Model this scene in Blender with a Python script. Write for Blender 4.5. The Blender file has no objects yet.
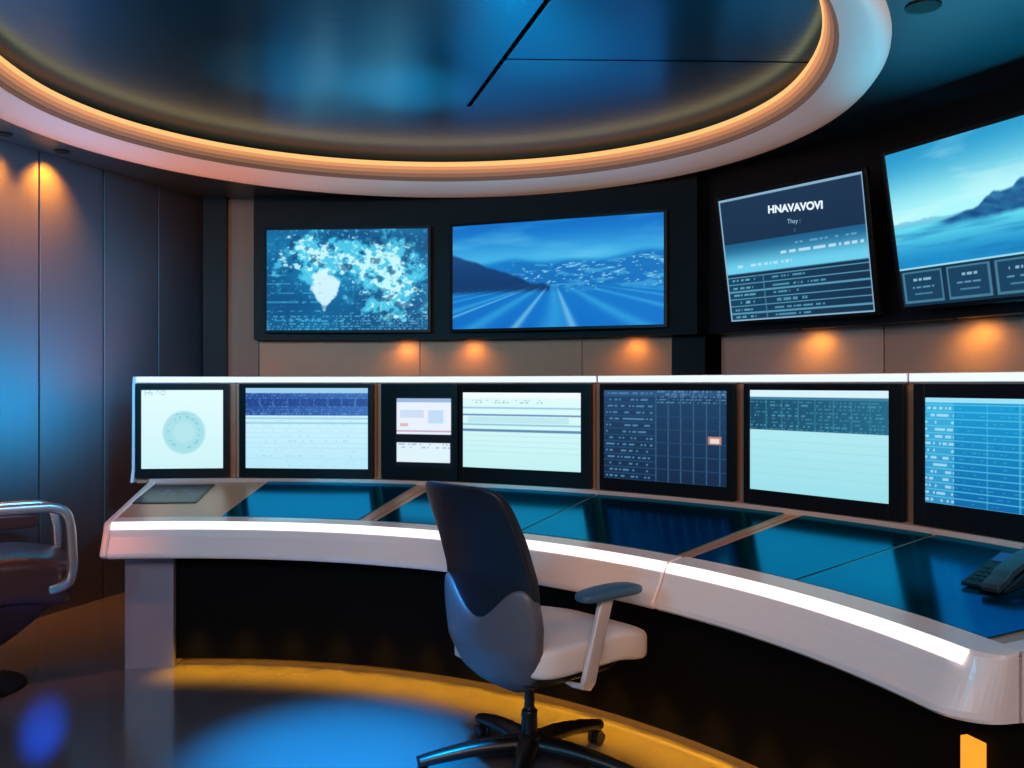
import bpy, bmesh, math, random
from mathutils import Vector, Matrix, Euler, noise
random.seed(7)
scene = bpy.context.scene
COL = scene.collection
PI = math.pi
R_ = math.radians
H = 1.45; F = 900.0
CX, CY = -1.595, 1.614            # centre of the curved desk

# ------------------------------------------------------------------ basic helpers
def lin(c):
    o = []
    for v in c:
        v = v/255.0
        o.append(v/12.92 if v <= 0.04045 else ((v+0.055)/1.055)**2.4)
    return tuple(o)

def mixc(a, b, t):
    t = max(0.0, min(1.0, t))
    return tuple(a[i]+(b[i]-a[i])*t for i in range(3))

def smooth(a, b, x):
    t = max(0.0, min(1.0, (x-a)/(b-a)))
    return t*t*(3-2*t)

def circ(px, R):
    k = (px-512)/F
    A = 1+k*k; B = -2*k*CX-2*CY; Cc = CX*CX+CY*CY-R*R
    t = (-B+math.sqrt(B*B-4*A*Cc))/(2*A)
    return Vector((k*t, t, 0))

def ang(px, R):
    p = circ(px, R)
    return math.degrees(math.atan2(p.y-CY, p.x-CX))

def rayline(px, P, D):
    k = (px-512)/F
    s = (k*P.y-P.x)/(D.x-k*D.y)
    return P+D*s

def polar(r, a, z=0):
    return Vector((CX+r*math.cos(R_(a)), CY+r*math.sin(R_(a)), z))

# ------------------------------------------------------------------ materials
def mat(name, color, metallic=0.0, rough=0.5, vary=0.08, scale=6.0, bump=0.0, stretch=None, coat=0.0, spec=0.5, glow=None, tint=None):
    m = bpy.data.materials.new(name); m.use_nodes = True
    nt = m.node_tree; b = nt.nodes['Principled BSDF']
    tc = nt.nodes.new('ShaderNodeTexCoord'); mp = nt.nodes.new('ShaderNodeMapping')
    if stretch: mp.inputs['Scale'].default_value = stretch
    nz = nt.nodes.new('ShaderNodeTexNoise'); nz.inputs['Scale'].default_value = scale
    nz.inputs['Detail'].default_value = 3
    nt.links.new(tc.outputs['Object'], mp.inputs['Vector']); nt.links.new(mp.outputs['Vector'], nz.inputs['Vector'])
    cr = nt.nodes.new('ShaderNodeValToRGB')
    c = lin(color)
    cr.color_ramp.elements[0].color = (c[0]*(1-vary), c[1]*(1-vary), c[2]*(1-vary), 1)
    cr.color_ramp.elements[1].color = (min(1, c[0]*(1+vary)), min(1, c[1]*(1+vary)), min(1, c[2]*(1+vary)), 1)
    nt.links.new(nz.outputs['Fac'], cr.inputs['Fac']); nt.links.new(cr.outputs['Color'], b.inputs['Base Color'])
    b.inputs['Metallic'].default_value = metallic
    b.inputs['Roughness'].default_value = rough
    b.inputs['Coat Weight'].default_value = coat
    b.inputs['Specular IOR Level'].default_value = spec
    if tint:
        b.inputs['Specular Tint'].default_value = (*lin(tint), 1)
    if glow:
        b.inputs['Emission Color'].default_value = (*lin(glow[0]), 1)
        b.inputs['Emission Strength'].default_value = glow[1]
    if bump:
        bp = nt.nodes.new('ShaderNodeBump'); bp.inputs['Strength'].default_value = bump
        bp.inputs['Distance'].default_value = 0.01
        nt.links.new(nz.outputs['Fac'], bp.inputs['Height']); nt.links.new(bp.outputs['Normal'], b.inputs['Normal'])
    return m

def emit(name, color, strength):
    m = bpy.data.materials.new(name); m.use_nodes = True
    nt = m.node_tree
    b = nt.nodes['Principled BSDF']
    b.inputs['Base Color'].default_value = (0.02, 0.02, 0.02, 1)
    b.inputs['Emission Color'].default_value = (*lin(color), 1)
    b.inputs['Emission Strength'].default_value = strength
    return m

def display_mat(strength):
    m = bpy.data.materials.new('display picture'); m.use_nodes = True
    nt = m.node_tree; b = nt.nodes['Principled BSDF']
    at = nt.nodes.new('ShaderNodeAttribute'); at.attribute_name = 'pic'
    b.inputs['Base Color'].default_value = (0.004, 0.004, 0.006, 1)
    b.inputs['Roughness'].default_value = 0.35
    b.inputs['Specular IOR Level'].default_value = 0.2
    nt.links.new(at.outputs['Color'], b.inputs['Emission Color'])
    b.inputs['Emission Strength'].default_value = strength
    return m

M = dict(
    floor=mat('polished dark floor', (94, 88, 94), 0.0, 0.14, 0.12, 1.2, spec=0.95),
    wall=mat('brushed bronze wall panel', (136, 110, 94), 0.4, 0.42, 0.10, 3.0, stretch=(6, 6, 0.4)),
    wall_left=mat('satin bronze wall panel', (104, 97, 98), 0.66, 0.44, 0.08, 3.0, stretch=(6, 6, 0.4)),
    strip=mat('warm bronze strip panel', (178, 136, 110), 0.5, 0.42, 0.05, 4.0, stretch=(1, 1, 12)),
    strip_pale=mat('pale bronze strip panel', (208, 178, 160), 0.45, 0.42, 0.05, 4.0, stretch=(1, 1, 12)),
    black=mat('black lacquer', (8, 10, 14), 0.0, 0.4, 0.1, 5.0, spec=0.25),
    soffit=mat('satin soffit', (60, 84, 94), 0.5, 0.36, 0.1, 2.0),
    inner=mat('brushed metal ceiling panel', (24, 124, 154), 0.82, 0.24, 0.05, 1.0, bump=0.10, stretch=(3, 60, 1)),
    ringm=mat('white satin ring with painted glow', (238, 218, 210), 0.0, 0.4, 0.03, 3.0, glow=((255, 182, 140), 0.14)),  # faint peach glow put into the ring material; the ring is no lamp
    seam=mat('dark seam', (3, 3, 4), 0.0, 0.9, 0.1, spec=0.0),
    white=mat('white satin lacquer', (238, 226, 224), 0.0, 0.32, 0.03, 4.0, coat=0.3),
    leg=mat('grey purple leg panel', (150, 140, 150), 0.4, 0.40, 0.05, 4.0),
    bronze=mat('desk bronze metal', (200, 150, 120), 0.4, 0.36, 0.06, 5.0, stretch=(3, 3, 1)),
    ledge=mat('pale bronze ledge', (214, 188, 178), 0.3, 0.4, 0.05, 5.0),
    glass=mat('teal tinted gloss panel', (8, 138, 172), 0.965, 0.15, 0.10, 2.0, tint=(56, 190, 218)),
    kick=mat('black kick panel', (5, 5, 7), 0.0, 0.7, 0.1, 6.0, spec=0.08),
    bezel=mat('black monitor plastic', (9, 11, 16), 0.0, 0.35, 0.1, 8.0, spec=0.3),
    chair_dark=mat('near black mesh fabric', (19, 25, 38), 0.0, 0.42, 0.2, 160.0, bump=0.15),
    chair_shell=mat('dark grey chair shell', (90, 90, 102), 0.0, 0.42, 0.06, 8.0),
    chair_seat=mat('pale grey seat fabric', (230, 222, 222), 0.0, 0.7, 0.05, 120.0, bump=0.12),
    chair_base=mat('black nylon', (12, 13, 18), 0.0, 0.35, 0.1, 10.0),
    arm_metal=mat('pale grey arm plastic', (212, 200, 200), 0.2, 0.35, 0.05, 8.0),
    arm_pad=mat('blue grey arm pad', (54, 92, 122), 0.0, 0.5, 0.08, 30.0),
    chrome=mat('satin chrome', (222, 206, 198), 1.0, 0.32, 0.03, 4.0),
    leather=mat('dark brown black leather', (58, 42, 44), 0.0, 0.30, 0.2, 40.0, bump=0.10, spec=0.5),
    phone=mat('black phone plastic', (14, 15, 19), 0.0, 0.45, 0.1, 12.0, spec=0.2),
    phone_light=mat('dark grey phone handset', (40, 39, 43), 0.0, 0.42, 0.06, 10.0, spec=0.3),
    led_white=emit('white light strip', (255, 242, 240), 1.4),
    led_top=emit('cool white light strip', (222, 236, 255), 1.2),
    led_amber=emit('amber light strip', (255, 172, 40), 7.0),
    led_accent=emit('amber accent', (255, 158, 40), 1.2),
    led_cove=emit('orange cove strip', (255, 184, 112), 1.25),
    led_diff=emit('peach painted glow', (255, 168, 106), 0.78),  # four fading emission tones that imitate cove glow on the ring
    ring_glow2=emit('pale peach painted glow', (255, 170, 116), 0.48),
    ring_glow3=emit('faint peach painted glow', (255, 176, 130), 0.26),
    ring_glow4=emit('faintest peach painted glow', (255, 184, 146), 0.12),
    led_cove_up=emit('orange cove uplight', (255, 120, 40), 0.8),
    lamp=emit('warm lamp lens', (255, 176, 80), 2.0),
    lens_off=mat('dark lamp lens', (8, 8, 12), 0.0, 0.5, 0.05, spec=0.2),
    textw=emit('white lettering', (232, 244, 255), 1.0),
    texts=emit('pale lettering', (170, 205, 230), 0.8),
    pad_glass=mat('smoky pad glass', (34, 38, 60), 0.0, 0.3, 0.05, spec=0.3),
    pad_txt=emit('dim blue lettering', (80, 104, 156), 0.7),
    disp=display_mat(1.12),
)

# ------------------------------------------------------------------ object helpers
def worldmat(o):
    m = Matrix.Identity(4)
    while o is not None:
        m = o.matrix_basis @ m
        o = o.parent
    return m

def obj(name, bm, m, parent=None, smoothf=False, bevel=0.0, world=False, segs=3):
    if world and parent is not None:
        bm.transform(worldmat(parent).inverted())
    bmesh.ops.recalc_face_normals(bm, faces=bm.faces)
    me = bpy.data.meshes.new(name); bm.to_mesh(me); bm.free()
    if smoothf:
        for p in me.polygons: p.use_smooth = True
    me.materials.append(m)
    o = bpy.data.objects.new(name, me); COL.objects.link(o)
    if parent is not None: o.parent = parent
    if bevel:
        md = o.modifiers.new('bevel', 'BEVEL'); md.width = bevel; md.segments = segs; md.limit_method = 'ANGLE'
        md.angle_limit = R_(40)
    return o

def tag(o, label, cat, group=None):
    o['label'] = label; o['category'] = cat
    if group: o['group'] = group
    return o

def thing(name, label, cat, loc, rot=(0, 0, 0), group=None):
    o = bpy.data.objects.new(name, None); COL.objects.link(o)
    o.location = loc; o.rotation_euler = rot; o.empty_display_size = 0.1
    return tag(o, label, cat, group)

def struct(o):
    o['kind'] = 'structure'; return o

def box(x0, x1, y0, y1, z0, z1, bm=None, mtx=None):
    bm = bm or bmesh.new()
    vs = [bm.verts.new(mtx @ Vector(c) if mtx else c) for c in
          [(x0, y0, z0), (x1, y0, z0), (x1, y1, z0), (x0, y1, z0), (x0, y0, z1), (x1, y0, z1), (x1, y1, z1), (x0, y1, z1)]]
    for f in [(0, 3, 2, 1), (4, 5, 6, 7), (0, 1, 5, 4), (1, 2, 6, 5), (2, 3, 7, 6), (3, 0, 4, 7)]:
        bm.faces.new([vs[i] for i in f])
    return bm

def sweep(profile, a0, a1, n=24, bm=None, cx=CX, cy=CY, full=False, roundoff=0.0):
    """closed (r,z), or (rx, ry far, ry near, z), profile swept about a vertical axis;
    roundoff turns the front corner at the a1 end with that radius (metres)"""
    bm = bm or bmesh.new()
    rings = []
    angs = [a0+(a1-a0)*i/n for i in range(n if full else n+1)]
    shift = [0.0]*len(angs)
    if roundoff:
        da = math.degrees(roundoff/2.83)
        e = a1+da
        angs = [a0+(e-a0)*i/n for i in range(n+1)]; shift = [0.0]*(n+1)
        for j in range(1, 13):
            th = j/12*PI/2
            angs.append(e-da*math.sin(th)); shift.append(roundoff*(1-math.cos(th)))
    for a, sh in zip(angs, shift):
        a = R_(a); c, s = math.cos(a), math.sin(a)
        ring = []
        for p in profile:
            r = p[0]
            ry = r if len(p) == 2 else (p[1] if s >= 0 else p[2])
            if sh:
                r = min(max(r, 2.772+sh+(r-2.772)*(1-sh/0.18)), 2.95) if r < 2.95 else r
                ry = r
            ring.append(bm.verts.new((cx+r*c, cy+ry*s, p[-1])))
        rings.append(ring)
    k = len(profile); cnt = len(rings)
    for i in range(cnt if full else cnt-1):
        A = rings[i]; B = rings[(i+1) % cnt]
        for j in range(k):
            bm.faces.new((A[j], A[(j+1) % k], B[(j+1) % k], B[j]))
    if not full:
        bm.faces.new(rings[0]); bm.faces.new(list(reversed(rings[-1])))
    return bm

def rect(r0, r1, z0, z1):
    return [(r0, z0), (r1, z0), (r1, z1), (r0, z1)]

def lathe(profile, n=32, bm=None, loc=(0, 0, 0)):
    bm = bm or bmesh.new()
    rings = []
    for i in range(n):
        a = 2*PI*i/n
        rings.append([bm.verts.new((loc[0]+r*math.cos(a), loc[1]+r*math.sin(a), loc[2]+z)) for r, z in profile])
    k = len(profile)
    for i in range(n):
        A = rings[i]; B = rings[(i+1) % n]
        for j in range(k-1):
            bm.faces.new((A[j], B[j], B[j+1], A[j+1]))
    bm.faces.new([r[0] for r in rings]); bm.faces.new([r[-1] for r in rings])
    return bm

def catmull(pts, sub=8):
    P = [Vector(p) for p in pts]; out = []
    for i in range(len(P)-1):
        p0 = P[max(i-1, 0)]; p1 = P[i]; p2 = P[i+1]; p3 = P[min(i+2, len(P)-1)]
        for j in range(sub):
            t = j/sub
            out.append(0.5*((2*p1)+(p2-p0)*t+(2*p0-5*p1+4*p2-p3)*t*t+(3*p1-p0-3*p2+p3)*t**3))
    out.append(P[-1]); return out

def tube(pts, r, seg=12, bm=None, flat=1.0, up=(0, 0, 1), k=2.0):
    bm = bm or bmesh.new()
    pts = [Vector(p) for p in pts]; rings = []
    rs = r if isinstance(r, (list, tuple)) else [r]*len(pts)
    def se(v): return math.copysign(abs(v)**(2.0/k), v)
    for i, p in enumerate(pts):
        t = (pts[min(i+1, len(pts)-1)]-pts[max(i-1, 0)]).normalized()
        u = Vector(up)
        if abs(t.dot(u)) > 0.95: u = Vector((0, 1, 0))
        s = t.cross(u).normalized(); w = s.cross(t).normalized()
        rings.append([bm.verts.new(p+s*se(math.cos(2*PI*(j+.5)/seg))*rs[i]*flat+w*se(math.sin(2*PI*(j+.5)/seg))*rs[i]) for j in range(seg)])
    for i in range(len(pts)-1):
        for j in range(seg):
            bm.faces.new((rings[i][j], rings[i][(j+1) % seg], rings[i+1][(j+1) % seg], rings[i+1][j]))
    bm.faces.new(list(reversed(rings[0]))); bm.faces.new(rings[-1])
    return bm

def blob(size, center, k=5.0, n=11, deform=None):
    """rounded superellipsoid block"""
    bm = bmesh.new()
    bmesh.ops.create_cube(bm, size=2.0)
    bmesh.ops.subdivide_edges(bm, edges=bm.edges[:], cuts=n, use_grid_fill=True)
    for v in bm.verts:
        p = v.co
        d = (abs(p.x)**k+abs(p.y)**k+abs(p.z)**k)**(1.0/k)
        q = p/d
        w = Vector((q.x*size[0]/2+center[0], q.y*size[1]/2+center[1], q.z*size[2]/2+center[2]))
        if deform: w = Vector(deform(w))
        v.co = w
    return bm

def text_mesh(name, s, size, m, parent, loc, sx=1.0, bold=0.0, roll=0.0):
    cu = bpy.data.curves.new('t', 'FONT'); cu.body = s; cu.size = size; cu.align_x = 'CENTER'; cu.align_y = 'CENTER'
    cu.offset = bold
    to = bpy.data.objects.new('t', cu); COL.objects.link(to)
    bpy.context.view_layer.update()
    dg = bpy.context.evaluated_depsgraph_get()
    me = bpy.data.meshes.new_from_object(to.evaluated_get(dg))
    bpy.data.objects.remove(to); bpy.data.curves.remove(cu)
    me.name = name
    me.transform(Matrix.Translation(loc) @ Matrix.Rotation(PI/2, 4, 'X') @ Matrix.Rotation(roll, 4, 'Z') @ Matrix.Diagonal((sx, 1, 1, 1)))
    me.materials.clear(); me.materials.append(m)
    o = bpy.data.objects.new(name, me); COL.objects.link(o); o.parent = parent
    return o

def display(parent, x0, x1, z0, z1, y, fn, nx, ny, name='display'):
    """flat screen whose picture is computed per vertex"""
    vs = []; cols = []; fs = []
    for j in range(ny+1):
        for i in range(nx+1):
            u = i/nx; v = j/ny
            vs.append((x0+(x1-x0)*u, y, z0+(z1-z0)*v))
            c = lin(fn(u, v)); cols.extend((c[0], c[1], c[2], 1.0))
    for j in range(ny):
        for i in range(nx):
            a = j*(nx+1)+i
            fs.append((a, a+1, a+nx+2, a+nx+1))
    me = bpy.data.meshes.new(name); me.from_pydata(vs, [], fs); me.update()
    at = me.color_attributes.new('pic', 'FLOAT_COLOR', 'POINT')
    at.data.foreach_set('color', cols)
    me.materials.append(M['disp'])
    o = bpy.data.objects.new(name, me); COL.objects.link(o); o.parent = parent
    return o

# ------------------------------------------------------------------ screen pictures
def hsh(i, j, s=0):
    x = math.sin(i*127.1+j*311.7+s*74.7)*43758.5453
    return x-math.floor(x)

def nz(x, y, s=0.0):
    return noise.noise(Vector((x, y, s)))

def fbm(x, y, s=0.0, o=3):
    t = 0; a = 1.0
    for k in range(o):
        t += a*nz(x, y, s+3*k); x *= 2; y *= 2; a *= 0.55
    return t

def glyphs(u, v, rows, cols, seed=0, dens=0.6, hh=0.5):
    r = v*rows; c = u*cols
    fr = r-math.floor(r)
    if abs(fr-0.5) > hh/2: return 0.0
    return 1.0 if hsh(math.floor(c), math.floor(r), seed) < dens else 0.0

def inr(u, v, a, b, c, d):
    return a <= u <= b and c <= v <= d

def pic_map(u, v):
    base = mixc((8, 66, 116), (20, 128, 178), 0.5+0.7*nz(u*3, v*3, 1.2)+0.25*(v-0.5))
    land = 0.85*math.exp(-((u-0.25)/0.20)**2-((v-0.74)/0.22)**2)+0.95*math.exp(-((u-0.70)/0.28)**2-((v-0.68)/0.25)**2) \
        + 0.75*math.exp(-((u-0.80)/0.20)**2-((v-0.3)/0.24)**2)
    n = fbm(u*9, v*6.5, 5.1, 5)
    base = mixc(base, (76, 198, 228), 0.9*smooth(0.34, 0.68, land+0.55*n))
    fine = fbm(u*26, v*18, 9.7, 3)
    base = mixc(base, (206, 242, 248), 0.85*smooth(0.66, 0.98, land+0.7*fine)*smooth(0.1, 0.3, land))
    base = mixc(base, (8, 56, 102), 0.55*smooth(0.15, 0.5, fbm(u*20, v*15, 4.4, 2))*smooth(0.1, 0.4, land))
    dx = (u-0.36)/(0.088*(0.25+0.9*smooth(0.16, 0.46, v))); dy = (v-0.39)/0.215
    d = dx*dx+dy*dy+0.55*fbm(u*11, v*9, 3.3, 4)
    base = mixc(base, (214, 240, 250), 0.92*smooth(1.05, 0.55, d))
    if (v*11) % 1 < 0.16 and u < 0.34 and 0.08 < v < 0.6 and hsh(int(u*40), int(v*11), 2) < 0.7: base = mixc(base, (80, 184, 222), 0.45)
    if v < 0.15 and glyphs(u, v, 40, 100, 3, 0.4): base = mixc(base, (120, 205, 230), 0.5)
    base = mixc(base, (150, 225, 240), 0.8*smooth(0.42, 0.6, fbm(u*40, v*28, 8.2, 2))*(0.3+land))
    return base

def pic_road(u, v):
    sky = mixc((66, 172, 222), (14, 106, 190), smooth(0.6, 1.0, v))
    sky = mixc(sky, (120, 204, 234), max(0, fbm(u*2.5, v*8, 1.0))*0.4)
    sea = mixc((12, 104, 190), (26, 130, 196), v)
    hor = 0.63+0.04*nz(u*5, 0, 4)+0.05*smooth(0.7, 1.0, u)
    c = mixc(sea, sky, smooth(hor-0.04, hor+0.03, v))
    t_ = smooth(hor, hor-0.05, v)*smooth(0.30, 0.40, v)*smooth(0.2, 0.4, u)
    if t_ > 0:
        c = mixc(c, (20, 96, 164), 0.45*t_)
        c = mixc(c, (96, 190, 224), 0.5*t_*smooth(0.05, 0.5, fbm(u*10, v*26, 2.6, 3)))
        c = mixc(c, (190, 234, 244), 0.6*t_*smooth(0.38, 0.62, fbm(u*38, v*50, 6.6, 2)))
    ridge = 0.72-0.72*u+0.03*fbm(u*7, 0, 2)
    if u < 0.48:
        c = mixc(c, mixc((8, 30, 70), (24, 74, 130), v), 0.9*smooth(ridge+0.015, ridge-0.015, v)*smooth(0.32, 0.37, v))
    vx, vy = 0.50, 0.42
    if v < vy:
        t = (u-vx)/(vy-v+0.03)
        f = smooth(vy, 0.3, v)
        w = 0.5+0.5*math.cos(t*7.0+0.4*nz(t*2, v*3, 2))
        c = mixc(c, (66, 176, 222), f*0.5*w**4)
        for tt in (-0.42, 0.2, -1.5):
            c = mixc(c, (176, 230, 244), f*0.5*math.exp(-((t-tt)/0.05)**2))
    return c

def pic_board(u, v):
    c = mixc((16, 40, 64), (26, 50, 78), v)
    if 0.38 < v < 0.63:
        c = mixc((104, 198, 226), (28, 92, 134), smooth(0.42, 0.63, v))
        if 0.5 < v < 0.525 and 0.42 < u < 0.97 and glyphs(u, 0.5, 1, 60, 8, 0.7): c = mixc(c, (214, 236, 248), 0.7)
        if 0.57 < v < 0.585 and 0.5 < u < 0.95 and glyphs(u, 0.5, 1, 60, 5, 0.55): c = mixc(c, (180, 215, 235), 0.4)
        if 0.435 < v < 0.455 and 0.05 < u < 0.5 and glyphs(u, 0.5, 1, 80, 9, 0.55): c = mixc(c, (235, 246, 252), 0.45)
        if v < 0.392: c = (60, 120, 156)
    if v < 0.36:
        c = mixc((20, 64, 92), (18, 46, 72), u)
        r = v/0.36*6
        if abs(r-round(r)) < 0.08: c = (84, 146, 174)
        if abs((r % 1)-0.5) < 0.13 and 0.04 < u < 0.22 and hsh(int(u*90), int(r), 2) < 0.6: c = (94, 156, 182)
        if abs((r % 1)-0.5) < 0.13 and 0.34 < u < 0.36+0.3*hsh(1, int(r), 4)+0.1 and hsh(int(u*90), int(r), 6) < 0.7: c = (76, 138, 168)
        if abs(u-0.28) < 0.006: c = (70, 120, 150)
    if u < 0.012 or u > 0.988 or v < 0.012 or v > 0.985: c = (130, 170, 195)
    return c

def pic_coast(u, v):
    sky = mixc((166, 236, 240), (38, 148, 196), smooth(0.56, 1.0, v-0.06*u))
    sky = mixc(sky, (214, 242, 244), max(0, fbm(u*2.2, v*7, 1.7, 4))*0.6)
    sea = mixc((26, 134, 192), (96, 210, 230), smooth(0.27, 0.52, v))
    sea = mixc(sea, (20, 104, 164), max(0, fbm(u*3, v*22, 3.7, 4))*0.55)
    c = mixc(sea, sky, smooth(0.50, 0.55, v))
    far = 0.545+0.02*fbm(u*9, 0, 5, 4)
    c = mixc(c, (92, 172, 206), 0.6*smooth(far+0.008, far-0.008, v)*smooth(0.50, 0.52, v))
    top = 0.515+0.15*smooth(0.22, 0.66, u)+0.035*fbm(u*7, 0, 1, 5)*smooth(0.3, 0.45, u)
    mm = smooth(top+0.010, top-0.010, v)*smooth(0.475, 0.51, v+0.012*nz(u*20, 0, 3))*smooth(0.20, 0.28, u)
    rock = mixc((12, 64, 118), (52, 134, 182), 0.2+(v-0.5)*1.6+0.45*fbm(u*16+v*8, v*20, 2, 5))
    c = mixc(c, rock, 0.92*mm)
    if v < 0.25:
        c = (16, 46, 70)
        b = u*4.6; fb = b-math.floor(b); vv = v/0.25
        if 0.05 < fb < 0.95 and 0.08 < vv < 0.9:
            c = (22, 62, 90)
            if fb < 0.09 or fb > 0.91 or vv < 0.13 or vv > 0.86: c = (66, 116, 142)
            if abs(vv-0.68) < 0.035 and 0.3 < fb < 0.7 and hsh(int(u*130), 1, 3) < 0.7: c = (126, 176, 198)
            if abs(vv-0.48) < 0.025 and 0.25 < fb < 0.75 and hsh(int(u*130), 2, 3) < 0.7: c = (86, 140, 168)
            if abs(vv-0.3) < 0.02 and 0.3 < fb < 0.7: c = (66, 120, 148)
        if vv > 0.95: c = (150, 214, 230)
    return c

def pic_dial(u, v):
    c = mixc((196, 232, 236), (216, 240, 244), v)
    d = math.hypot((u-0.52)*1.05, v-0.46)
    c = mixc(c, (150, 208, 216), 0.8*smooth(0.29, 0.25, d))
    c = mixc(c, (176, 220, 228), 0.8*smooth(0.15, 0.12, d))
    if abs(d-0.2) < 0.012 and hsh(int(math.atan2(v-0.46, u-0.52)*8), 3) < 0.5: c = (130, 196, 208)
    if v > 0.92 and u < 0.3 and glyphs(u, v, 40, 50, 2, 0.4): c = (150, 190, 205)
    if 0.68 < v < 0.70 and 0.38 < u < 0.66 and glyphs(u, 0.5, 1, 60, 4, 0.5): c = (140, 188, 202)
    return c

def pic_sheet(u, v):
    c = mixc((176, 222, 238), (206, 236, 246), v)
    if v > 0.66:
        c = mixc((38, 74, 146), (58, 104, 176), u)
        if v > 0.94: c = (150, 196, 226)
        elif glyphs(u, v, 36, 100, 1, 0.3): c = (84, 130, 194)
        if 0.77 < v < 0.87 and (u*9) % 1 > 0.12: c = mixc(c, (28, 56, 120), 0.6)
    else:
        if abs(v-0.56) < 0.012 or abs(v-0.62) < 0.01: c = (150, 200, 222)
        if (v*16) % 1 < 0.14 and v > 0.08: c = mixc(c, (140, 196, 216), 0.25)
        if glyphs(u, v, 16, 60, 6, 0.2, 0.25) and 0.05 < u < 0.9: c = mixc(c, (120, 176, 200), 0.25)
    return c

def pic_windows(u, v):
    c = (9, 12, 22)
    if inr(u, v, 0.04, 0.97, 0.46, 0.97):
        c = (222, 230, 244)
        if v > 0.92: c = (150, 176, 214)
        if inr(u, v, 0.1, 0.5, 0.70, 0.80): c = (196, 212, 234)
        if inr(u, v, 0.58, 0.84, 0.62, 0.80): c = (186, 210, 236)
        if inr(u, v, 0.1, 0.24, 0.57, 0.62): c = (214, 180, 164)
        if abs(v-0.51) < 0.012: c = (190, 160, 180)
    if inr(u, v, 0.04, 0.95, 0.06, 0.34):
        c = (214, 232, 240)
        if glyphs(u, v, 24, 34, 4, 0.3) and v > 0.24: c = (160, 188, 210)
    return c

def pic_form(u, v):
    c = mixc((186, 230, 232), (214, 240, 240), v)
    if v > 0.93: c = (232, 244, 246)
    for k, y in enumerate((0.80, 0.70, 0.58, 0.50)):
        if abs(v-y) < 0.012: c = ((150, 196, 214), (96, 140, 180), (140, 190, 208), (92, 134, 170))[k]
    if 0.84 < v < 0.9 and 0.04 < u < 0.7 and glyphs(u, v, 34, 70, 7, 0.35): c = (160, 200, 212)
    if 0.60 < v < 0.68 and 0.04 < u < 0.9: c = mixc(c, (160, 206, 216), 0.5)
    if v < 0.45 and (v*14) % 1 < 0.1: c = mixc(c, (160, 212, 216), 0.4)
    return c

def pic_grid(u, v):
    c = mixc((18, 40, 68), (30, 64, 100), v)
    if v > 0.93: c = (42, 78, 120)
    if u < 0.44:
        if (v*14) % 1 < 0.12: c = (36, 74, 112)
        if glyphs(u, v, 14, 60, 2, 0.5, 0.3) and 0.02 < u < 0.42: c = (72, 120, 158)
    else:
        if ((u-0.44)*10) % 1 < 0.12: c = (52, 94, 132)
        if v > 0.84 and glyphs(u, v, 34, 100, 8, 0.45): c = (84, 130, 166)
        if (v*7) % 1 < 0.04: c = (34, 68, 104)
    if inr(u, v, 0.86, 0.96, 0.43, 0.52):
        c = (226, 206, 204) if inr(u, v, 0.875, 0.945, 0.445, 0.49) else (176, 126, 104)
    return c

def pic_split(u, v):
    c = mixc((150, 214, 224), (180, 228, 234), v)
    if v > 0.60:
        c = mixc((22, 70, 98), (34, 100, 130), u)
        if v > 0.90:
            c = (206, 232, 240)
            if v < 0.93: c = (60, 120, 150)
        else:
            if glyphs(u, v-0.6, 30, 80, 3, 0.4, 0.45): c = (64, 132, 160)
            if (u*8) % 1 < 0.05: c = (50, 120, 150)
    elif (v*12) % 1 < 0.08: c = mixc(c, (130, 200, 212), 0.3)
    return c

def pic_rows(u, v):
    c = mixc((10, 100, 162), (24, 152, 206), v)
    if (v*15) % 1 < 0.10: c = (80, 186, 222)
    if u < 0.24:
        c = mixc(c, (100, 196, 226), 0.4)
        if glyphs(u, v, 15, 60, 3, 0.5, 0.35): c = mixc(c, (190, 228, 242), 0.7)
    elif glyphs(u, v, 15, 60, 5, 0.2, 0.2): c = mixc(c, (150, 216, 240), 0.3)
    if abs(u-0.5) < 0.006 or abs(u-0.74) < 0.006: c = mixc(c, (90, 186, 220), 0.6)
    if v > 0.95: c = (150, 214, 236)
    return c

# ------------------------------------------------------------------ room shell
bm = bmesh.new()
box(-6, 6, -3, 8.5, -0.1, 0, bm)
struct(obj('floor', bm, M['floor']))

RW = 5.48; TH = 0.16
WL0 = Vector((-2.41, 7.07, 0)); DL = Vector((-0.61, -1.7, 0)).normalized()
NL = Vector((-DL.y, DL.x, 0))
if NL.x < 0: NL = -NL
def wall_mtx(P, D, N):
    return Matrix(((D.x, N.x, 0, P.x), (D.y, N.y, 0, P.y), (0, 0, 1, 0), (0, 0, 0, 1)))
mL = wall_mtx(WL0, DL, NL)
wl = struct(obj('wall_left', box(-0.1, 10.5, -0.12, -0.02, 0, 3.0, None, mL), M['seam']))
for i in range(20):
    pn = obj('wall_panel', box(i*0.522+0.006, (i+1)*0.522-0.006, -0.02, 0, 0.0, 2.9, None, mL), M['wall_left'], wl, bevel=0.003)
aL = ang(205, RW); aR = 57.6
wr = struct(obj('wall_rear', sweep(rect(RW+0.02, RW+0.14, 0, 3.0), aL+1, aR-1, 48), M['seam']))
cuts = [ang(228, RW), ang(259, RW), ang(420, RW), ang(582, RW), ang(672, RW), aR]
for i, (a, b) in enumerate(zip(cuts[:-1], cuts[1:])):
    top = 2.9 if i == 0 else 1.80
    obj('wall_panel', sweep(rect(RW, RW+0.02, 0, top), a-0.03, b+0.03, 14), M['black'] if i == 4 else (M['strip'] if top < 2 else M['wall']), wr)
struct(obj('trim_1', sweep(rect(RW-0.08, RW+0.02, 0, 2.9), aL, ang(228, RW), 6), M['black']))
struct(obj('trim_2', sweep(rect(RW-TH, RW-0.001, 1.79, 2.9), ang(258, RW), aR, 40), M['black']))
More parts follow.
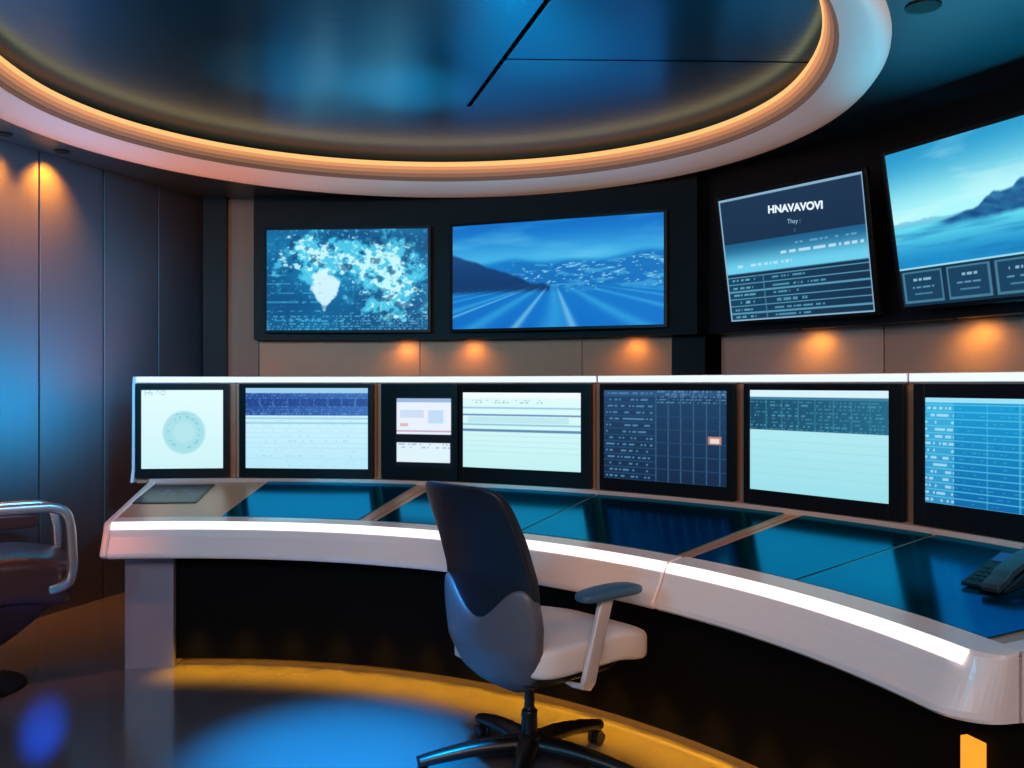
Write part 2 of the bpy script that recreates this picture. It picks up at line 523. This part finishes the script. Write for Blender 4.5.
P0 = Vector((1.40, 6.30, 0)); D1 = Vector((0.593, -0.805, 0)).normalized(); L1 = 1.30
P1 = P0+D1*L1; D2 = Vector((0.407, -0.9135, 0)).normalized(); L2 = 8.0
N1 = Vector((D1.y, -D1.x, 0)); N2 = Vector((D2.y, -D2.x, 0))
m1 = wall_mtx(P0, D1, N1); m2 = wall_mtx(P1, D2, N2)
bm = box(-0.15, L1+0.02, -0.14, -0.02, 0, 3.0, None, m1); box(-0.02, L2, -0.14, -0.02, 0, 3.0, bm, m2)
wrt = struct(obj('wall_right', bm, M['seam']))
obj('wall_panel', box(0.0, L1-0.004, -0.02, 0, 0, 1.80, None, m1), M['strip_pale'], wrt)
for i in range(5):
    obj('wall_panel', box(i*1.5+0.006, (i+1)*1.5-0.006, -0.02, 0, 0, 1.80, None, m2), M['strip_pale'], wrt)
bm = box(-0.02, L1+0.03, 0.001, TH, 1.79, 2.9, None, m1); box(0.0, L2, 0.001, TH, 1.79, 2.9, bm, m2)
struct(obj('trim_3', bm, M['black']))
struct(obj('wall_back', box(-5.9, 5.9, -2.5, -2.4, 0, 3.0), M['wall_left']))

# ceiling soffit with a round opening
OX, OY, OR = -0.5, 4.6, 2.2
bm = bmesh.new()
N = 128; inn = []; out = []
for i in range(N):
    a = 2*PI*i/N; c, s = math.cos(a), math.sin(a)
    tx = (6.0-OX)/c if c > 1e-6 else ((-6.0-OX)/c if c < -1e-6 else 1e9)
    ty = (8.5-OY)/s if s > 1e-6 else ((-3.0-OY)/s if s < -1e-6 else 1e9)
    t = min(tx, ty)
    inn.append((OX+c*OR, OY+s*OR)); out.append((OX+c*t, OY+s*t))
for z in (2.9, 2.98):
    vi = [bm.verts.new((x, y, z)) for x, y in inn]; vo = [bm.verts.new((x, y, z)) for x, y in out]
    for i in range(N):
        bm.faces.new((vi[i], vi[(i+1) % N], vo[(i+1) % N], vo[i]))
    if z == 2.9: v1i, v1o = vi, vo
for i in range(N):
    bm.faces.new((v1i[i], v1i[(i+1) % N], vi[(i+1) % N], vi[i])); bm.faces.new((v1o[i], v1o[(i+1) % N], vo[(i+1) % N], vo[i]))
struct(obj('ceiling', bm, M['soffit']))
ZI = 3.075
struct(obj('trim_4', sweep(rect(2.36, 2.42, 2.97, 3.15), 0, 360, 96, None, OX, OY, True), M['soffit']))
bm = lathe([(0.0001, ZI), (2.40, ZI), (2.40, ZI+0.08), (0.0001, ZI+0.08)], 96, None, (OX, OY, 0))
c2 = struct(obj('ceiling', bm, M['inner']))
def seam(x0, y0, x1, y1, w):
    d = Vector((x1-x0, y1-y0, 0)); L = d.length; d.normalize()
    mt = Matrix(((d.x, -d.y, 0, x0), (d.y, d.x, 0, y0), (0, 0, 1, 0), (0, 0, 0, 1)))
    obj('panel_joint', box(0, L, -w/2, w/2, ZI-0.003, ZI+0.0015, None, mt), M['seam'], c2)
def along(t): return (0.152-0.396*t, 3.80+1.43*t)
a0 = along(-0.9); a1 = along(1.02); seam(a0[0], a0[1], a1[0], a1[1], 0.022)
p = along(0.49)
seam(p[0], p[1], p[0]+1.70, p[1]+0.05, 0.003)
ring_prof = [(2.245, 2.215, 2.30, 2.93), (2.24, 2.21, 2.295, 2.885), (2.22, 2.19, 2.28, 2.858), (2.17, 2.14, 2.26, 2.846), (2.10, 2.04, 2.24, 2.856),
             (2.03, 1.90, 2.225, 2.895), (1.98, 1.79, 2.21, 2.945), (1.955, 1.735, 2.20, 2.985), (1.98, 1.76, 2.215, 3.01), (2.2, 2.18, 2.28, 3.01)]
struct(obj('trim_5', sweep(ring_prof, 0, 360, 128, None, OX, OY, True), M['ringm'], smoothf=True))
cl = tag(obj('cove_light', sweep([(1.945, 1.722, 2.190, 2.985), (1.960, 1.738, 2.203, 2.980), (1.970, 1.748, 2.21, 3.008), (1.951, 1.728, 2.195, 3.010)], 0, 360, 128, None, OX, OY, True), M['led_cove']),
         'glowing orange light strip around the inside of the round ceiling opening', 'light strip')
dp = [(1.952, 1.732, 2.197, 2.984), (1.966, 1.761, 2.204, 2.963), (1.978, 1.787, 2.208, 2.944), (1.995, 1.825, 2.2145, 2.926), (2.0145, 1.868, 2.2205, 2.9055)]  # bands painting the cove strip's glow falloff onto the ring slope
for (p0, p1), mk in zip(zip(dp[:-1], dp[1:]), ('led_diff', 'ring_glow2', 'ring_glow3', 'ring_glow4')):
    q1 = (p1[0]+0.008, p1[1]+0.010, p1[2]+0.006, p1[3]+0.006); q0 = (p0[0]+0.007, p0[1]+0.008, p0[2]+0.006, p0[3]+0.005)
    obj('painted_glow', sweep([p1, p0, q0, q1], 0, 360, 128, None, OX, OY, True), M[mk], cl, smoothf=True)
obj('uplight', sweep([(2.05, 1.90, 2.235, 3.012), (2.09, 1.95, 2.25, 3.012), (2.09, 1.95, 2.25, 3.02), (2.05, 1.90, 2.235, 3.02)], 0, 360, 96, None, OX, OY, True), M['led_cove_up'], cl)

# ------------------------------------------------------------------ control desk
R0, R1 = 2.83, 3.79
def zt(r): return 0.76+(r-R0)/(R1-R0)*0.12
A_L, A_J, A_M, A_R = 97.7, 72.4, 39.8, 13.9
root = polar(3.3, 58)
desk = thing('control_desk', 'long curved control desk with white glowing front edge and bronze monitor back', 'desk', (root.x, root.y, 0))
band_prof = [(2.90, zt(2.90)+0.004), (2.855, 0.768), (2.838, 0.758), (2.822, 0.718), (2.815, 0.70), (2.772, 0.625), (2.772, 0.608), (2.785, 0.598), (2.95, 0.598), (2.95, zt(2.95)+0.004)]
for a, b, be, ro in ((A_L, A_M+0.12, A_M+0.02, 0), (A_M-0.12, A_R-1.2, A_R+0.1, 0.13)):
    fb = obj('front_band', sweep(band_prof, a, b, 50, roundoff=ro), M['white'], desk, smoothf=False, world=True, bevel=0 if ro else 0.008)
    obj('light_strip', sweep([(2.853, 0.7695), (2.8365, 0.7605), (2.826, 0.734), (2.831, 0.732), (2.85, 0.76)], a-0.05, be+0.05, 48), M['led_white'], fb, world=True)
cap = [(2.94, zt(2.94)+0.004), (3.80, zt(3.80)+0.006), (3.80, 0.61), (2.94, 0.598)]
obj('end_cap', sweep(cap, A_R, A_R-1.2, 3), M['white'], desk, world=True)
cap = [(2.822, 0.712), (2.84, 0.755), (2.86, 0.770), (3.80, zt(3.80)+0.008), (3.80, 0.61), (2.80, 0.597), (2.77, 0.61), (2.775, 0.63)]
obj('end_cap', sweep(cap, A_L+0.7, A_L, 3), M['white'], desk, bevel=0.012, world=True)
for a, b in ((A_L, A_J+0.06), (A_J-0.06, A_M+0.08), (A_M-0.08, A_R)):
    obj('worktop', sweep([(2.92, zt(2.92)), (R1, zt(R1)), (R1, zt(R1)-0.035), (2.92, zt(2.92)-0.035)], a, b, 30), M['bronze'], desk, world=True)
for a, b in ((87.6, 73.6), (71.6, 56.70), (56.48, 40.6), (39.1, 29.82), (29.60, 15.0)):
    obj('glass_panel', sweep([(2.952, zt(2.952)+0.001), (3.70, zt(3.70)+0.001), (3.70, zt(3.70)+0.005), (2.952, zt(2.952)+0.005)], a, b, 20), M['glass'], desk, world=True)
obj('rear_ledge', sweep(rect(3.705, 3.80, 0.868, 0.893), A_L+0.6, A_R-1.0, 80), M['ledge'], desk, world=True)
AT = A_L+1.95
for a, b in ((AT, ang(236, 3.79)+0.04), (ang(236, 3.79)-0.04, ang(377, 3.79)+0.04), (ang(377, 3.79)-0.04, ang(596, 3.79)+0.04),
             (ang(596, 3.79)-0.04, ang(739, 3.79)+0.04), (ang(739, 3.79)-0.04, ang(908, 3.79)+0.04), (ang(908, 3.79)-0.04, A_R-1.3)):
    obj('back_board', sweep(rect(3.79, 3.86, 0.86, 1.462), a, b, 16), M['bronze'], desk, world=True)
obj('side_cheek', sweep([(3.70, 0.872), (3.87, 0.86), (3.89, 1.494), (3.765, 1.494), (3.75, 1.44), (3.74, 0.95)], AT+0.28, AT, 2), M['white'], desk, bevel=0.006, world=True)
for a, b in ((AT, ang(597, 3.77)+0.07), (ang(597, 3.77)-0.07, ang(908, 3.77)+0.07), (ang(908, 3.77)-0.07, A_R-1.4)):
    tr = obj('top_rail', sweep(rect(3.772, 3.89, 1.457, 1.494), a, b, 40), M['white'], desk, world=True)
    obj('light_strip', sweep(rect(3.766, 3.774, 1.461, 1.491), a-0.05, b+0.05, 40), M['led_top'], tr, world=True)
obj('side_panel', sweep(rect(2.99, 3.78, 0, 0.60), 97.2, 92.6, 6), M['leg'], desk, world=True)
obj('side_panel', sweep(rect(3.03, 3.78, 0, 0.60), A_R+1.2, A_R, 4), M['kick'], desk, world=True)
obj('kick_panel', sweep(rect(3.03, 3.06, 0.035, 0.70), 92.6, A_R+1.2, 60), M['kick'], desk, world=True)
obj('plinth', sweep(rect(3.15, 3.20, 0, 0.14), 92.6, A_R+1.2, 60), M['kick'], desk, world=True)
obj('glow_strip', sweep(rect(3.07, 3.10, 0.05, 0.06), 92.5, A_R+1.3, 60), M['led_amber'], desk, world=True)
obj('back_panel', sweep(rect(3.83, 3.86, 0, 0.87), A_L, A_R, 50), M['kick'], desk, world=True)
obj('accent_light', sweep(rect(3.005, 3.028, 0.0, 0.46), 17.9, 16.6, 3), M['led_accent'], desk, world=True)
# touch pad let flush into the left end of the worktop
SL = math.atan2(0.12, 0.96)
def on_desk(px, r, lift=0.0):
    p = circ(px, r); a = math.atan2(p.y-CY, p.x-CX)
    return (p.x, p.y, zt(r)+lift), (SL, 0, a-PI/2)
loc, rot = on_desk(175, 3.43, 0.0015)
mp_ = Matrix.Translation(loc) @ Euler(rot).to_matrix().to_4x4()
tp = obj('touch_pad', box(-0.17, 0.17, -0.21, 0.21, 0, 0.003, None, mp_), M['bezel'], desk, world=True)
obj('pad_glass', box(-0.155, 0.155, -0.195, 0.195, 0.003, 0.0042, None, mp_), M['pad_glass'], tp, world=True)
for j, i in ((0, 1), (0, 3), (1, 1), (1, 2), (1, 4)):
    obj('key_legend', box(-0.12+i*0.05, -0.12+i*0.05+0.03, 0.05-j*0.075, 0.05-j*0.075+0.018, 0.0042, 0.0048, None, mp_), M['pad_txt'], tp, world=True)

# ------------------------------------------------------------------ monitors on the desk
ZB, ZT = 0.895, 1.452
def monitor(px0, px1, label, l, r, b, t, fn, nx, ny):
    A = circ(px0, 3.742); B = circ(px1, 3.742); mid = (A+B)/2; w = (B-A).length-0.006; h = ZT-ZB
    o = thing('monitor', label, 'monitor', (mid.x, mid.y, ZB), (0, 0, math.atan2(B.y-A.y, B.x-A.x)), 'monitors along the back of the desk')
    obj('casing', box(-w/2, w/2, 0, 0.03, 0, h), M['bezel'], o, bevel=0.006)
    bm = bmesh.new(); k = 0.001
    box(-w/2+k, -w/2+l, -0.010, 0, k, h-k, bm); box(w/2-r, w/2-k, -0.010, 0, k, h-k, bm)
    box(-w/2+l, w/2-r, -0.010, 0, k, b, bm); box(-w/2+l, w/2-r, -0.010, 0, h-t, h-k, bm)
    obj('bezel', bm, M['bezel'], o, bevel=0.002)
    display(o, -w/2+l-0.001, w/2-r+0.001, b-0.001, h-t+0.001, -0.003, fn, nx, ny)
    return o
monitor(135, 230, 'leftmost desk monitor showing a pale round dial chart', 0.034, 0.036, 0.055, 0.038, pic_dial, 90, 84)
monitor(239, 374, 'desk monitor with a dark blue header table above a pale sheet', 0.040, 0.032, 0.056, 0.026, pic_sheet, 130, 86)
monitor(381, 458.5, 'narrow black desk monitor showing two small white windows', 0.086, 0.030, 0.08, 0.075, pic_windows, 70, 90)
monitor(459, 592, 'desk monitor right behind the office chair showing a pale form with dark rules', 0.025, 0.058, 0.085, 0.05, pic_form, 126, 86)
monitor(600, 736, 'dark navy desk monitor showing a grid with a small orange icon', 0.024, 0.042, 0.065, 0.034, pic_grid, 130, 98)
monitor(744, 905, 'desk monitor with a dark table over a blank pale lower half', 0.034, 0.062, 0.068, 0.030, pic_split, 146, 110)
monitor(914, 1075, 'rightmost desk monitor showing bright blue ruled rows, above the telephone', 0.052, 0.05, 0.095, 0.055, pic_rows, 140, 120)

# ------------------------------------------------------------------ wall screens
def wall_screen(A, B, z0, z1, tilt, label, fn, nx, ny, bz=0.022):
    mid = (A+B)/2; w = (B-A).length; h = (z1-z0)/math.cos(tilt)
    o = thing('wall_screen', label, 'screen', (mid.x, mid.y, z0), (tilt, 0, math.atan2(B.y-A.y, B.x-A.x)), 'large screens on the dark walls')
    obj('casing', box(-w/2-bz, w/2+bz, 0, 0.035, -bz, h+bz), M['bezel'], o, bevel=0.006)
    bm = bmesh.new()
    box(-w/2-bz+.001, -w/2, -0.012, 0, -bz+.001, h+bz-.001, bm); box(w/2, w/2+bz-.001, -0.012, 0, -bz+.001, h+bz-.001, bm)
    box(-w/2, w/2, -0.012, 0, -bz+.001, 0, bm); box(-w/2, w/2, -0.012, 0, h, h+bz-.001, bm)
    obj('bezel', bm, M['bezel'], o, bevel=0.002)
    display(o, -w/2, w/2, 0, h, -0.004, fn, nx, ny)
    if tilt:
        obj('wall_bracket', box(-0.2, 0.2, 0.036, 0.10, 0.04, 0.18), M['bezel'], o)
    return o, w, h
RS = RW-TH-0.045
wall_screen(circ(267, RS), circ(428, RS), 1.86, 2.625, 0, 'wall screen showing a cyan world map, left end of the dark rear wall', pic_map, 240, 150)
wall_screen(circ(453, RS), circ(664, RS), 1.86, 2.63, 0, 'wide wall screen showing a blue coast with light trails running to the horizon', pic_road, 240, 130)
offA = P0+N1*(TH+0.09); offB = P1+N2*(TH+0.10)
o3, w3, h3 = wall_screen(rayline(732, offA, D1), rayline(876, offA, D1), 1.855, 2.62, R_(9.5), 'tilted wall screen with a white headline over dark tables', pic_board, 150, 140)
text_mesh('headline', 'HNAVAVOVI', 0.062, M['textw'], o3, (0.055, -0.007, h3*0.835), 1.08, 0.0026, R_(-4.5))
text_mesh('caption', 'Thay :', 0.038, M['texts'], o3, (0.04, -0.007, h3*0.735), 1.0, 0.0, R_(-4.5))
text_mesh('caption', ':', 0.038, M['texts'], o3, (0.04, -0.007, h3*0.67))
A4 = rayline(905, offB, D2); B4 = A4+D2*1.25
wall_screen(A4, B4, 1.86, 2.65, R_(10), 'tilted wall screen showing a dark headland over cyan water, nearest on the right', pic_coast, 260, 190)

# ------------------------------------------------------------------ telephone on the desk
loc, rot = on_desk(1006, 3.36, 0.009)
ph = thing('telephone', 'slim near-black desk telephone with handset lying on the right of the desk', 'telephone', loc, (rot[0], rot[1], rot[2]+R_(10)))
def wedge(x0, x1, y0, y1, za, zb):
    bm = bmesh.new()
    vs = [bm.verts.new(c) for c in [(x0, y0, 0), (x1, y0, 0), (x1, y1, 0), (x0, y1, 0), (x0, y0, za), (x1, y0, za), (x1, y1, zb), (x0, y1, zb)]]
    for f in [(0, 3, 2, 1), (4, 5, 6, 7), (0, 1, 5, 4), (1, 2, 6, 5), (2, 3, 7, 6), (3, 0, 4, 7)]: bm.faces.new([vs[i] for i in f])
    return bm
obj('base', wedge(-0.075, 0.070, -0.12, 0.12, 0.012, 0.064), M['phone'], ph, bevel=0.004)
tl = math.atan2(0.052, 0.24)
mt = Matrix.Translation((0, 0, 0.038)) @ Matrix.Rotation(tl, 4, 'X')
bm = bmesh.new()
prof = [(-0.150, 0.000), (-0.152, 0.016), (-0.140, 0.024), (-0.095, 0.026), (-0.07, 0.036), (0.05, 0.036), (0.08, 0.030), (0.122, 0.028), (0.126, 0.012), (0.118, 0.002), (0.07, 0.002), (0.055, 0.012), (-0.065, 0.012), (-0.085, 0.002)]
va = [bm.verts.new((0.008, y, z)) for y, z in prof]; vb = [bm.verts.new((0.066, y, z)) for y, z in prof]
bm.faces.new(va); bm.faces.new(list(reversed(vb)))
for i in range(len(prof)):
    j = (i+1) % len(prof); bm.faces.new((va[i], va[j], vb[j], vb[i]))
bm.transform(mt)
obj('handset', bm, M['phone_light'], ph, bevel=0.004)
bm = bmesh.new()
for i in range(2):
    for j in range(4):
        box(-0.062+i*0.028, -0.042+i*0.028, -0.095+j*0.026, -0.078+j*0.026, 0.0005, 0.0025, bm)
bm.transform(mt); obj('keypad', bm, M['phone'], ph, bevel=0.001)
bm = box(-0.064, -0.010, 0.035, 0.095, 0.0005, 0.002); bm.transform(mt); obj('phone_display', bm, M['pad_glass'], ph)

# ------------------------------------------------------------------ office chair
def interp(pts, z):
    if z <= pts[0][0]: return pts[0][1]
    for (z0, x0), (z1, x1) in zip(pts[:-1], pts[1:]):
        if z <= z1: return x0+(x1-x0)*(z-z0)/(z1-z0)
    return pts[-1][1]
def office_chair():
    o = thing('office_chair', 'office chair with dark back, pale grey seat and black star base', 'chair', (0.065, 3.34, 0), (0, 0, R_(41)))
    PR = [(0.34, -0.10), (0.42, -0.17), (0.52, -0.215), (0.64, -0.228), (0.78, -0.24), (0.92, -0.285), (1.11, -0.365)]
    WD = [(0.34, 0.60), (0.42, 0.85), (0.52, 1.02), (0.62, 1.07), (0.72, 1.05), (0.9, 1.02), (1.11, 0.95)]
    def bend(w):
        y = w.y*interp(WD, w.z)
        return (w.x+interp(PR, w.z)+0.9*y*y, y, w.z)
    obj('backrest', blob((0.045, 0.46, 0.52), (0, 0, 0.845), 7, 17, bend), M['chair_dark'], o, smoothf=True)
    def bend2(w):
        y = w.y*interp(WD, w.z)
        q = min(1.0, abs(w.y)/0.235)
        zz = w.z-0.15*smooth(0.50, 0.76, w.z)*(0.5+0.5*math.cos(PI*q))
        return (w.x+interp(PR, zz)+0.9*y*y-0.004, y, zz)
    obj('back_shell', blob((0.066, 0.475, 0.42), (-0.006, 0, 0.57), 5, 21, bend2), M['chair_shell'], o, smoothf=True)
    def sd(w):
        return (w.x, w.y*(1-0.10*(w.x-0.07)), w.z-0.03*smooth(0.20, 0.40, w.x))
    obj('seat', blob((0.61, 0.54, 0.125), (0.115, 0, 0.492), 6.5, 15, sd), M['chair_seat'], o, smoothf=True)
    obj('seat_pan', blob((0.46, 0.44, 0.05), (0.05, 0, 0.42), 6, 9), M['chair_base'], o, smoothf=True)
    obj('tilt_mechanism', blob((0.26, 0.16, 0.07), (0.0, 0, 0.375), 6, 7), M['chair_base'], o, smoothf=True)
    obj('gas_column', lathe([(0.03, 0.09), (0.03, 0.24), (0.024, 0.245), (0.019, 0.25), (0.019, 0.36)], 20), M['chair_base'], o, smoothf=False, bevel=0.002)
    obj('base_hub', lathe([(0.035, 0.085), (0.054, 0.09), (0.054, 0.145), (0.036, 0.16)], 24), M['chair_base'], o, bevel=0.004)
    for k in range(5):
        a = R_(-41+190+72*k); d = Vector((math.cos(a), math.sin(a), 0)); s = Vector((-d.y, d.x, 0))
        pts = [d*0.035+Vector((0, 0, 0.12)), d*0.18+Vector((0, 0, 0.115)), d*0.32+Vector((0, 0, 0.095)), d*0.415+Vector((0, 0, 0.076))]
        lg = obj('leg', tube(catmull(pts, 5), [0.034-0.014*i/15 for i in range(16)], 10, flat=1.25), M['chair_base'], o, smoothf=True)
        bm = bmesh.new()
        c = d*0.395
        for sgn in (-1, 1):
            mt = Matrix.Translation(c+s*sgn*0.016+Vector((0, 0, 0.029))) @ Matrix.Rotation(a, 4, 'Z') @ Matrix.Rotation(PI/2, 4, 'X')
            b2 = lathe([(0.024, -0.010), (0.0285, -0.006), (0.0285, 0.006), (0.024, 0.010)], 18); b2.transform(mt)
            tmp = bpy.data.meshes.new('t'); b2.to_mesh(tmp); b2.free(); bm.from_mesh(tmp); bpy.data.meshes.remove(tmp)
        tube([c+Vector((0, 0, 0.029)), c+Vector((0, 0, 0.075))], 0.010, 10, bm)
        obj('caster', bm, M['chair_base'], lg)
    for sgn, xo in ((-1, 0.095), (1, 0.005)):
        y = sgn*0.300
        pts = [(xo-0.10, sgn*0.16, 0.395), (xo-0.10, sgn*0.25, 0.395), (xo-0.098, y-sgn*0.006, 0.40), (xo-0.092, y, 0.42), (xo-0.06, y, 0.52), (xo-0.03, y, 0.61), (xo+0.0, y, 0.70)]
        bm = tube(pts, [0.010, 0.010, 0.011, 0.012, 0.012, 0.012, 0.012], 16, flat=2.5, up=(0, 1, 0), k=5)
        ar = obj('armrest', bm, M['arm_metal'], o, bevel=0.0)
        obj('arm_pad', blob((0.30, 0.10, 0.042), (xo+0.015, y, 0.716), 3.5, 11, lambda w: (w.x, w.y, w.z-0.25*(w.x-xo)**2)), M['arm_pad'], ar, smoothf=True)
    return o
office_chair()

# ------------------------------------------------------------------ lounge chair at the left edge
def lounge_chair():
    o = thing('lounge_chair', 'dark leather swivel armchair with chrome arms beside the left wall', 'armchair', (-2.59, 4.26, 0), (0, 0, R_(33)))
    def sd(w): return (w.x, w.y, w.z-0.03*smooth(0.20, 0.44, w.x))
    obj('seat', blob((0.70, 0.60, 0.23), (0.10, 0, 0.535), 7, 15, sd), M['leather'], o, smoothf=True)
    def sh(w):
        t = (w.z-0.20)/(0.25)
        k = 0.45+0.55*max(0, min(1, t))
        return (w.x*k-0.10*(1-k), w.y*k, w.z)
    obj('seat_shell', blob((0.68, 0.56, 0.28), (0.09, 0, 0.33), 7, 11, sh), M['leather'], o, smoothf=True)
    def bk(w): return (w.x-0.22*(w.z-0.5), w.y, w.z)
    obj('backrest', blob((0.12, 0.56, 0.58), (-0.24, 0, 0.80), 4.5, 13, bk), M['leather'], o, smoothf=True)
    for y, dz in ((-0.325, 0.0), (0.26, -0.05)):
        s = 1 if y > 0 else -1
        pts = [(-0.28, y, 0.872+dz), (0.0, y, 0.876+dz), (0.27, y, 0.878+dz), (0.345, y, 0.874+dz), (0.392, y, 0.848+dz), (0.410, y, 0.79+dz), (0.418, y, 0.69), (0.420, y, 0.58), (0.39, y-0.02*s, 0.51), (0.27, y-0.08*s, 0.47)]
        ar = obj('armrest', tube(catmull(pts, 8), 0.022, 20, flat=1.05, up=(0, 1, 0), k=4), M['chrome'], o, smoothf=True)
        obj('arm_pad', blob((0.56, 0.045, 0.07), (0.0, y, 0.825+dz), 6, 9), M['leather'], ar, smoothf=True)
    obj('pedestal', lathe([(0.045, 0.02), (0.03, 0.05), (0.03, 0.22)], 24), M['chair_base'], o, smoothf=True)
    obj('base', lathe([(0.25, 0.0), (0.26, 0.008), (0.25, 0.018), (0.06, 0.03), (0.04, 0.04)], 48), M['chair_base'], o, smoothf=True)
    return o
lounge_chair()

# ------------------------------------------------------------------ lamps and added fill lights
def light(kind, loc, color, power, target=None, size=0.1, angle=60, blend=0.8, sy=None):
    d = bpy.data.lights.new('scene_light', kind); d.energy = power; d.color = lin(color)
    if kind == 'AREA':
        d.size = size
        if sy: d.shape = 'RECTANGLE'; d.size_y = sy
    else: d.shadow_soft_size = size
    if kind == 'SPOT': d.spot_size = R_(angle); d.spot_blend = blend
    o = bpy.data.objects.new('scene_light', d); COL.objects.link(o); o.location = loc
    if target is not None:
        o.rotation_euler = (Vector(target)-Vector(loc)).to_track_quat('-Z', 'Y').to_euler()
    return o

def downlight(p, z, r, label, on, group=None, name='recessed_downlight'):
    o = thing(name, label, 'light', (p[0], p[1], z), (0, 0, 0), group)
    obj('trim_ring', lathe([(r*0.8, -0.004), (r, -0.006), (r, 0.0), (r*0.8, 0.0)], 28), M['lens_off'], o)
    obj('lens', lathe([(0.0005, -0.003), (r*0.8, -0.003), (r*0.8, -0.001), (0.0005, -0.001)], 28), M['lamp'] if on else M['lens_off'], o)
    return o
downlight((1.576, 3.45), 2.899, 0.065, 'black recessed downlight in the ceiling above the rightmost wall screen', False)
for k, px in enumerate((4, 62)):
    p = rayline(px, WL0+NL*0.13, DL)
    downlight((p.x, p.y), 2.899, 0.045, ('warm downlight grazing the left wall, nearer the frame edge', 'warm downlight grazing the left wall, second from the frame edge')[k], True, 'warm wall washers on the left')
    light('SPOT', (p.x, p.y, 2.885), (255, 160, 40), 140, (p.x-NL.x*0.13, p.y-NL.y*0.13, 2.6), 0.04, 96, 1.0)
under = []
for px in (400, 466, 626):
    v = circ(px, RW-0.14); n = Vector((v.x-CX, v.y-CY, 0)).normalized(); under.append((v, n))
under.append((rayline(800, P0+N1*0.14, D1), -N1)); under.append((rayline(955, P1+N2*0.14, D2), -N2))
desc = ['small warm downlight beneath the world map screen', 'small warm downlight beneath the left edge of the wide coast screen', 'small warm downlight beneath the right part of the wide coast screen',
        'small warm downlight beneath the tilted headline screen', 'small warm downlight beneath the tilted headland screen']
for (v, n), dsc in zip(under, desc):
    downlight((v.x, v.y), 1.789, 0.010, dsc, True, 'small downlights under the wall screens')
    light('SPOT', (v.x, v.y, 1.765), (255, 172, 60), 5.5, (v.x+n.x*0.14, v.y+n.y*0.14, 1.50), 0.06, 150, 1.0)

# added amber spots without fixtures below the desk edge, softening the floor glow
for k in range(17):
    a = 90.5-k*4.75
    p = polar(2.97, a, 0.27); q = polar(2.91, a, 0.0)
    light('SPOT', p, (255, 180, 20), 17, q, 0.03, 84, 1.0)

# added fill lamps with no fixture, behind the viewer, high up
light('AREA', (-0.4, -1.4, 2.8), (255, 222, 210), 155, (0.0, 4.0, 0.8), 2.4, sy=1.0)
light('AREA', (-3.6, -0.6, 2.6), (30, 200, 255), 75, (0.6, 4.4, 0.7), 1.2, sy=1.2)
# added unseen cyan spots, imitating reflected blue on floor, wall, desk and ceiling
light('SPOT', (-0.5, 2.35, 2.8), (0, 165, 255), 3400, (-0.68, 3.46, 0), 0.06, 26, 1.0)
light('SPOT', (-0.75, 1.2, 0.65), (0, 90, 255), 7500, (-1.97, 3.78, 0), 0.03, 4.2, 1.0)  # low added beam, imitating a blue reflection streak on the floor
light('SPOT', (-0.8, 6.05, 1.25), (0, 175, 255), 190, (-3.0, 5.3, 2.0), 0.25, 70, 1.0)  # hidden behind the desk back, added for a cyan wall sheen
light('SPOT', (0.9, 0.2, 2.6), (0, 180, 255), 2300, (-2.9, 5.45, 1.75), 0.15, 26, 1.0)
light('SPOT', (-1.5, 2.6, 2.84), (0, 215, 255), 900, polar(3.38, 80.5, 0.8), 0.08, 15, 1.0)
light('SPOT', (1.7, 2.0, 2.84), (0, 215, 255), 900, polar(3.38, 25, 0.8), 0.08, 18, 1.0)
light('SPOT', (0.4, 2.3, 2.84), (0, 215, 255), 600, polar(3.45, 62, 0.8), 0.08, 16, 1.0)
for x, y, tx, ty, pw in ((-1.4, 5.62, -1.2, 4.7, 170), (-0.6, 5.62, -0.57, 5.0, 380), (0.2, 5.4, 0.09, 4.4, 170)):  # added uplights hidden behind the desk back, for blue ceiling patches
    light('SPOT', (x, y, 1.3), (0, 222, 255), pw, (tx, ty, ZI), 0.10, 28, 1.0)
light('SPOT', (0.0, 6.2, 1.2), (0, 200, 255), 100, (-0.4, 4.9, 3.05), 0.15, 110, 1.0)
light('SPOT', (2.35, 4.35, 1.2), (0, 205, 255), 170, (1.95, 3.4, 2.9), 0.15, 80, 1.0)
light('SPOT', (-2.3, 5.9, 1.0), (255, 130, 40), 70, (-2.5, 5.6, 2.9), 0.1, 110, 1.0)  # from here, added unseen warm spots tinting ceiling, floor and rear wall
light('SPOT', (-2.1, 5.5, 1.1), (255, 130, 70), 170, (-1.9, 4.7, ZI), 0.1, 40, 1.0)
light('SPOT', (-2.4, 2.6, 2.84), (255, 130, 90), 130, (-2.5, 4.9, 0.0), 0.1, 36, 1.0)
light('SPOT', (1.4, 0.6, 2.8), (255, 190, 130), 240, (0.9, 5.8, 1.5), 0.2, 70, 1.0)

w = bpy.data.worlds.new('world'); scene.world = w; w.use_nodes = True
w.node_tree.nodes['Background'].inputs['Color'].default_value = (0.02, 0.025, 0.05, 1)

cam = bpy.data.cameras.new('camera'); cam.sensor_width = 36; cam.lens = F/1024*36
co = bpy.data.objects.new('camera', cam); COL.objects.link(co)
co.location = (0, 0, H); co.rotation_euler = (PI/2, 0, 0)
scene.camera = co
scene.view_settings.view_transform = 'Standard'
